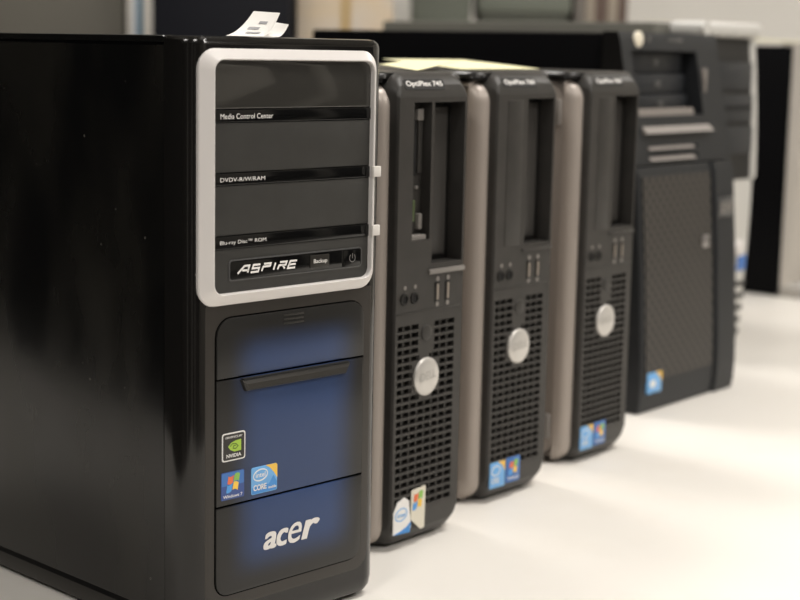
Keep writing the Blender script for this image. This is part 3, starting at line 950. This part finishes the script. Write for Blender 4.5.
lower(0, .1585, 0, M['ibm'], 'door_frame')
bm = bmesh.new()
zq = [.030, .06, .10, .15, .20, .2440]
a = [[bm.verts.new((x, ibm_w(z) - .0012, z)) for x in (.0080, .1510)] for z in zq]
b = [[bm.verts.new((x, ibm_w(z) + .0015, z)) for x in (.0080, .1510)] for z in zq]
for i in range(len(zq) - 1):
    bm.faces.new((a[i][0], a[i][1], a[i + 1][1], a[i + 1][0]))
    for s in (0, 1): bm.faces.new((a[i][s], b[i][s], b[i + 1][s], a[i + 1][s]))
bm.faces.new((a[0][0], a[0][1], b[0][1], b[0][0])); bm.faces.new((a[-1][0], a[-1][1], b[-1][1], b[-1][0]))
obj('mesh_panel', bm, M['mesh'], IB, smooth=None)
lower(.1595, .2040, .003, M['ibm'], 'side_strip')
w = ibm_w(.204) - .003
pl = boxobj('maker_plate', (.1620, w - .0025, .1930), (.1950, w + .002, .2140), M['plate'], IB, .0012)
text('lettering', 'IBM', .1655, .1975, .1915, .2095, w - .0028, M['clip'], pl, bold=.02)
kh = boxobj('key_lock', (.1290, ibm_w(.17) - .005, .1620), (.1420, ibm_w(.17) + .001, .1760), M['key'], IB, .003, label='small metal key lock')
boxobj('keyhole', (.1345, ibm_w(.17) - .0054, .1660), (.1370, ibm_w(.17) - .0045, .1730), M['void'], kh)
w = ibm_w(.03)
s = boxobj('processor_sticker', (.0110, w - .0018, .0170), (.0400, w, .0390), M['s_blue2'], IB, .0003, label='light blue sticker with amber corner')
poly_plate('sticker_corner', [(.0400, .0280), (.0400, .0390), (.0270, .0390), (.0345, .0345)], w - .0016, w - .0022, M['s_yellow'], s)
poly_plate('emblem', ellipse(.0215, .0270, .0060, .0042, 16), w - .0016, w - .0022, M['s_white'], s)


# ------------------------------------------------------------------ pale tower behind it
WT = thing('computer_tower', 'pale silver tower with black drive faces, half hidden behind the mesh front tower', 'computer', (1.054, .3721, 0), .05)


def wt_w(z):
    t = (z - .20) / .20
    return -.012 * max(0.0, 1 - t * t)


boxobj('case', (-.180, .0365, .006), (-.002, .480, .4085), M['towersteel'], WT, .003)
for x in (-.16, -.03):
    for y in (.06, .44):
        bm = bmesh.new(); cyl(bm, (x, y, -.0045), (x, y, .008), .012); obj('foot', bm, M['rubber'], WT)
zz = [-.0040, .03, .07, .12, .17, .2145]
bm = bmesh.new()
loft(bm, [[(-.170, wt_w(z) + .004, z), (-.160, wt_w(z), z), (-.008, wt_w(z), z), (.003, wt_w(z) + .006, z), (.003, .036, z), (-.170, .036, z)] for z in zz])
obj('lower_bezel', bm, M['whitecase'], WT, smooth=0.5)
zz = [.2150, .25, .30, .35, .3925]
for name, x0, x1, out, m in (('drive_panel', -.165, -.0125, 0, M['blackface']), ('side_frame', -.0125, -.001, .002, M['whitecase']), ('side_frame', -.180, -.165, .004, M['whitecase'])):
    bm = bmesh.new()
    loft(bm, [[(x0, wt_w(z) - out + .003, z), (x0 + .002, wt_w(z) - out, z), (x1 - .002, wt_w(z) - out, z), (x1, wt_w(z) - out + .003, z), (x1, .036, z), (x0, .036, z)] for z in zz])
    obj(name, bm, m, WT, smooth=0.4)
for z in (.3450, .3050, .2650):
    boxobj('drive_face', (-.160, wt_w(z) - .003, z - .017), (-.016, wt_w(z) + .004, z + .017), M['ibmdrive'], WT, .001)
boxobj('drive_slot', (-.150, wt_w(.30) - .0040, .3030), (-.020, wt_w(.30) - .001, .3085), M['void'], WT)
boxobj('top_cover', (-.150, -.010, .3930), (.004, .0360, .4115), M['whitecase'], WT, .006, seg=3)
bm = bmesh.new(); cyl(bm, (-.141, -.014, .4030), (-.141, -.006, .4030), .0090); obj('knob', bm, M['whitecase'], WT)
dome('round_badge', -.0300, .1260, .0110, .0110, wt_w(.126) + .001, .006, M['silver'], WT)
boxobj('sticker', (-.0300, wt_w(.105) - .0012, .0960), (-.0100, wt_w(.105) + .003, .1160), M['bluestk'], WT, .0003, label='blue sticker')
for z in (.078, .062, .046, .030, .014):
    boxobj('vent_slot', (-.150, wt_w(z) - .0006, z - .004), (-.004, wt_w(z) + .008, z + .004), M['blackface'], WT, .001)

# ------------------------------------------------------------------ tower at the right edge
RT = thing('computer_tower', 'silver beige tower with flat black side, at the right edge of the picture', 'computer', (1.462, .544, 0), .05)
boxobj('case', (.002, .030, -.0035), (.188, .470, .3880), M['beigecase'], RT, .002)
boxobj('side_panel', (-.0015, .012, -.0030), (.0035, .468, .3870), M['ibmcase'], RT, .001)
bm = bmesh.new()
zz = [.010, .05, .12, .2, .28, .34, .392]
loft(bm, [[(.000, .012, z), (.003, -.004, z), (.014, -.010, z), (.034, -.010, z), (.040, .004, z), (.040, .032, z), (.000, .032, z)] for z in zz])
obj('edge_pillar', bm, M['beigecase'], RT, smooth=0.8)
boxobj('front_panel', (.040, .000, .030), (.190, .032, .392), M['greyinset'], RT, .003)
boxobj('drive_face', (.050, -.006, .250), (.180, .004, .300), M['beigecase'], RT, .003)
bm = bmesh.new()
loft(bm, [[(x, z_, h) for x, z_ in rrect(.000, -.085, .190, .030, (.05, .05, .003, .003), 6)] for h in (-.0045, .012)] +
     [[(x, z_, .020) for x, z_ in rrect(.006, -.075, .184, .030, (.045, .045, .003, .003), 6)]])
obj('base_foot', bm, M['greyinset'], RT, smooth=0.6)
bm, _ = sheet_bm((1.468, .574, .3925), (1.606, .580, .3925), (1.596, .738, .3985), (1.456, .728, .3985), 0, 4, .0006)
tag(obj('paper_sheet', bm, M['yellow'], None, smooth=1.0), 'pale yellow paper sheet on top of the tower at the right edge', 'paper', 'yellow sheets on the computers')


# ------------------------------------------------------------------ far side of the room
def far(name, label, cat, s, h, z, group=None):
    return thing(name, label, cat, room(s, h, z), YAW, group)


# olive grey steel cabinet on the left
c = far('storage_cabinet', 'tall olive grey steel cabinet behind the glossy tower', 'cabinet', -.90, 2.75, FLOOR_Z)
boxobj('body', (-.45, 0, 0), (.43, .45, 1.95), M['cab'], c, .004)
for x0, x1, hx in ((-.445, -.012, -.05), (-.006, .425, .03)):
    d = boxobj('door', (x0, -.02, .06), (x1, .0, 1.93), M['cab'], c, .003)
    boxobj('handle', (hx, -.04, .95), (hx + .012, -.02, 1.10), M['key'], d, .003)
# narrow side table that carries the ring binders
c = far('side_table', 'narrow grey side table holding upright binders', 'table', -.468, 2.70, FLOOR_Z)
boxobj('table_top', (0, 0, .98), (.0555, .26, 1.0), M['shelf'], c, .003)
for x in (.010, .046):
    for y in (.015, .245):
        boxobj('leg', (x - .006, y - .006, 0), (x + .006, y + .006, .98), M['desklegs'], c)
for s0, s1, m, lb in ((-.4665, -.4585, 'bind_c', 'thin cream folder at the left end of the side table'), (-.4580, -.4490, 'bind_w', 'pale blue grey folder left of the teal one'),
                      (-.4485, -.4405, 'bind_b', 'thin teal folder between the pale blue grey folder and the cream binder'),
                      (-.4400, -.4135, 'bind_c', 'wide cream ring binder beside the dark navy cupboard')):
    b = far('ring_binder', lb, 'binder', s0, 2.715, FLOOR_Z + 1.0, 'binders on the side table')
    boxobj('cover', (0, 0, 0), (s1 - s0, .22, .32), M[m], b, .002)
    boxobj('spine_label', (.0018, -.0008, .20), (s1 - s0 - .0018, .001, .27), M['paper'] if m != 'bind_b' else M['bind_b'], b)
# dark navy cupboard
c = far('cupboard', 'tall dark navy cupboard between the cream binder and the tan carton', 'cupboard', -.396, 2.60, FLOOR_Z)
boxobj('body', (-.010, 0, 0), (.216, .32, 1.75), M['navy'], c, .003)
d = boxobj('door', (-.006, -.018, .05), (.212, .0, 1.73), M['navy'], c, .003)
boxobj('handle', (.168, -.035, 1.30), (.176, -.018, 1.42), M['key'], d, .002)
# cardboard
c = far('tall_carton', 'tall tan cardboard carton left of the shelf', 'box', -.176, 2.62, FLOOR_Z)
boxobj('body', (.0, 0, 0), (.155, .20, 1.45), M['carton'], c, .003)
boxobj('tape', (.070, -.0006, .9), (.088, .001, 1.451), mat('packing_tape', (.52, .38, .20), .35), c)
# shelf unit with a board just above eye level
K = 1.085
c = far('shelf_unit', 'olive grey shelf unit by the back wall', 'shelf', 0.02, 3.20, FLOOR_Z)
for z in (.10, .62, 1.1525):
    boxobj('shelf_board', (-.02, 0, z), (.62, .34, z + .0215), M['shelf'], c, .002)
for x in (-.02, .59):
    boxobj('side_panel', (x, .005, 0), (x + .03, .335, 1.1525), M['shelf'], c, .002)
SZ = FLOOR_Z + 1.174
b = far('storage_crate', 'grey green plastic crate on the shelf beside the carton', 'crate', .005, 3.22, SZ)
bm = bmesh.new()
loft(bm, [[(x, y, z) for x, y in rrect(.0 - e, .0 - e, .13 + e, .28 + e, .010, 4)] for z, e in ((0, -.006), (.19, 0), (.20, .003), (.22, .003))])
obj('body', bm, M['crate'], b, smooth=0.5)
boxobj('handle', (.035, -.012, .13), (.095, .004, .15), M['crate2'], b, .003)
b = far('storage_crate', 'darker grey low crate with pale lid on the shelf next to the books', 'crate', .145, 3.22, SZ)
bm = bmesh.new()
loft(bm, [[(x, y, z) for x, y in rrect(.0 - e, .0 - e, .18 + e, .26 + e, .008, 4)] for z, e in ((0, -.004), (.018, 0), (.020, .0), (.022, 0))])
obj('body', bm, M['crate2'], b, smooth=0.5)
boxobj('lid', (-.002, -.003, .0215), (.182, .262, .075), M['crate'], b, .002)
x = .335
for wd, m, ht, lb in ((.020, 'book_c', .22, 'grey book at the left end of the row on the shelf'), (.018, 'book_b', .24, 'tan book next to the grey end book on the shelf'),
                      (.022, 'book_a', .25, 'brown book between two tan books on the shelf'), (.020, 'book_b', .23, 'tan book between two brown books on the shelf'),
                      (.018, 'book_a', .24, 'brown book at the right end of the row on the shelf')):
    k = far('book', lb, 'book', x, 3.22, SZ, 'books on the far shelf')
    boxobj('cover', (0, 0, 0), (wd, .17, ht), M[m], k, .002)
    boxobj('pages', (.002, .004, .003), (wd - .002, .172, ht - .004), M['paper'], k)
    x += wd + .0015
bm, _ = sheet_bm((.50, 3.215, SZ + .0003), (.57, 3.215, SZ + .0003), (.57, 3.38, SZ + .008), (.50, 3.38, SZ + .008), 0, 4, .0015)
o = tag(obj('paper_sheet', bm, M['yellow'], None, smooth=1.0), 'pale yellow paper sheet on the far shelf right of the books', 'paper')
o.location = BASE; o.rotation_euler = (0, 0, YAW)
# two cupboards added out of view to put dark bands into glossy reflections
for h0, h1, lb in ((.10, .735, 'added tall dark cupboard by the right wall, out of view, nearer the desk front'), (1.030, 1.70, 'added tall dark cupboard by the right wall, out of view, nearer the back')):
    c = far('cupboard', lb, 'cupboard', RR - .33, (h0 + h1) / 2, FLOOR_Z)
    w_ = (h1 - h0) / 2
    boxobj('body', (0, -w_, 0), (.32, w_, 2.0), M['navy'], c, .003)
    for y0, y1 in ((-w_ + .004, -.003), (.003, w_ - .004)):
        d = boxobj('door', (-.018, y0, .06), (0, y1, 1.97), M['navy'], c, .003)
        boxobj('handle', (-.035, (.02 if y0 > 0 else -.03), 1.0), (-.018, (.03 if y0 > 0 else -.02), 1.15), M['key'], d, .002)
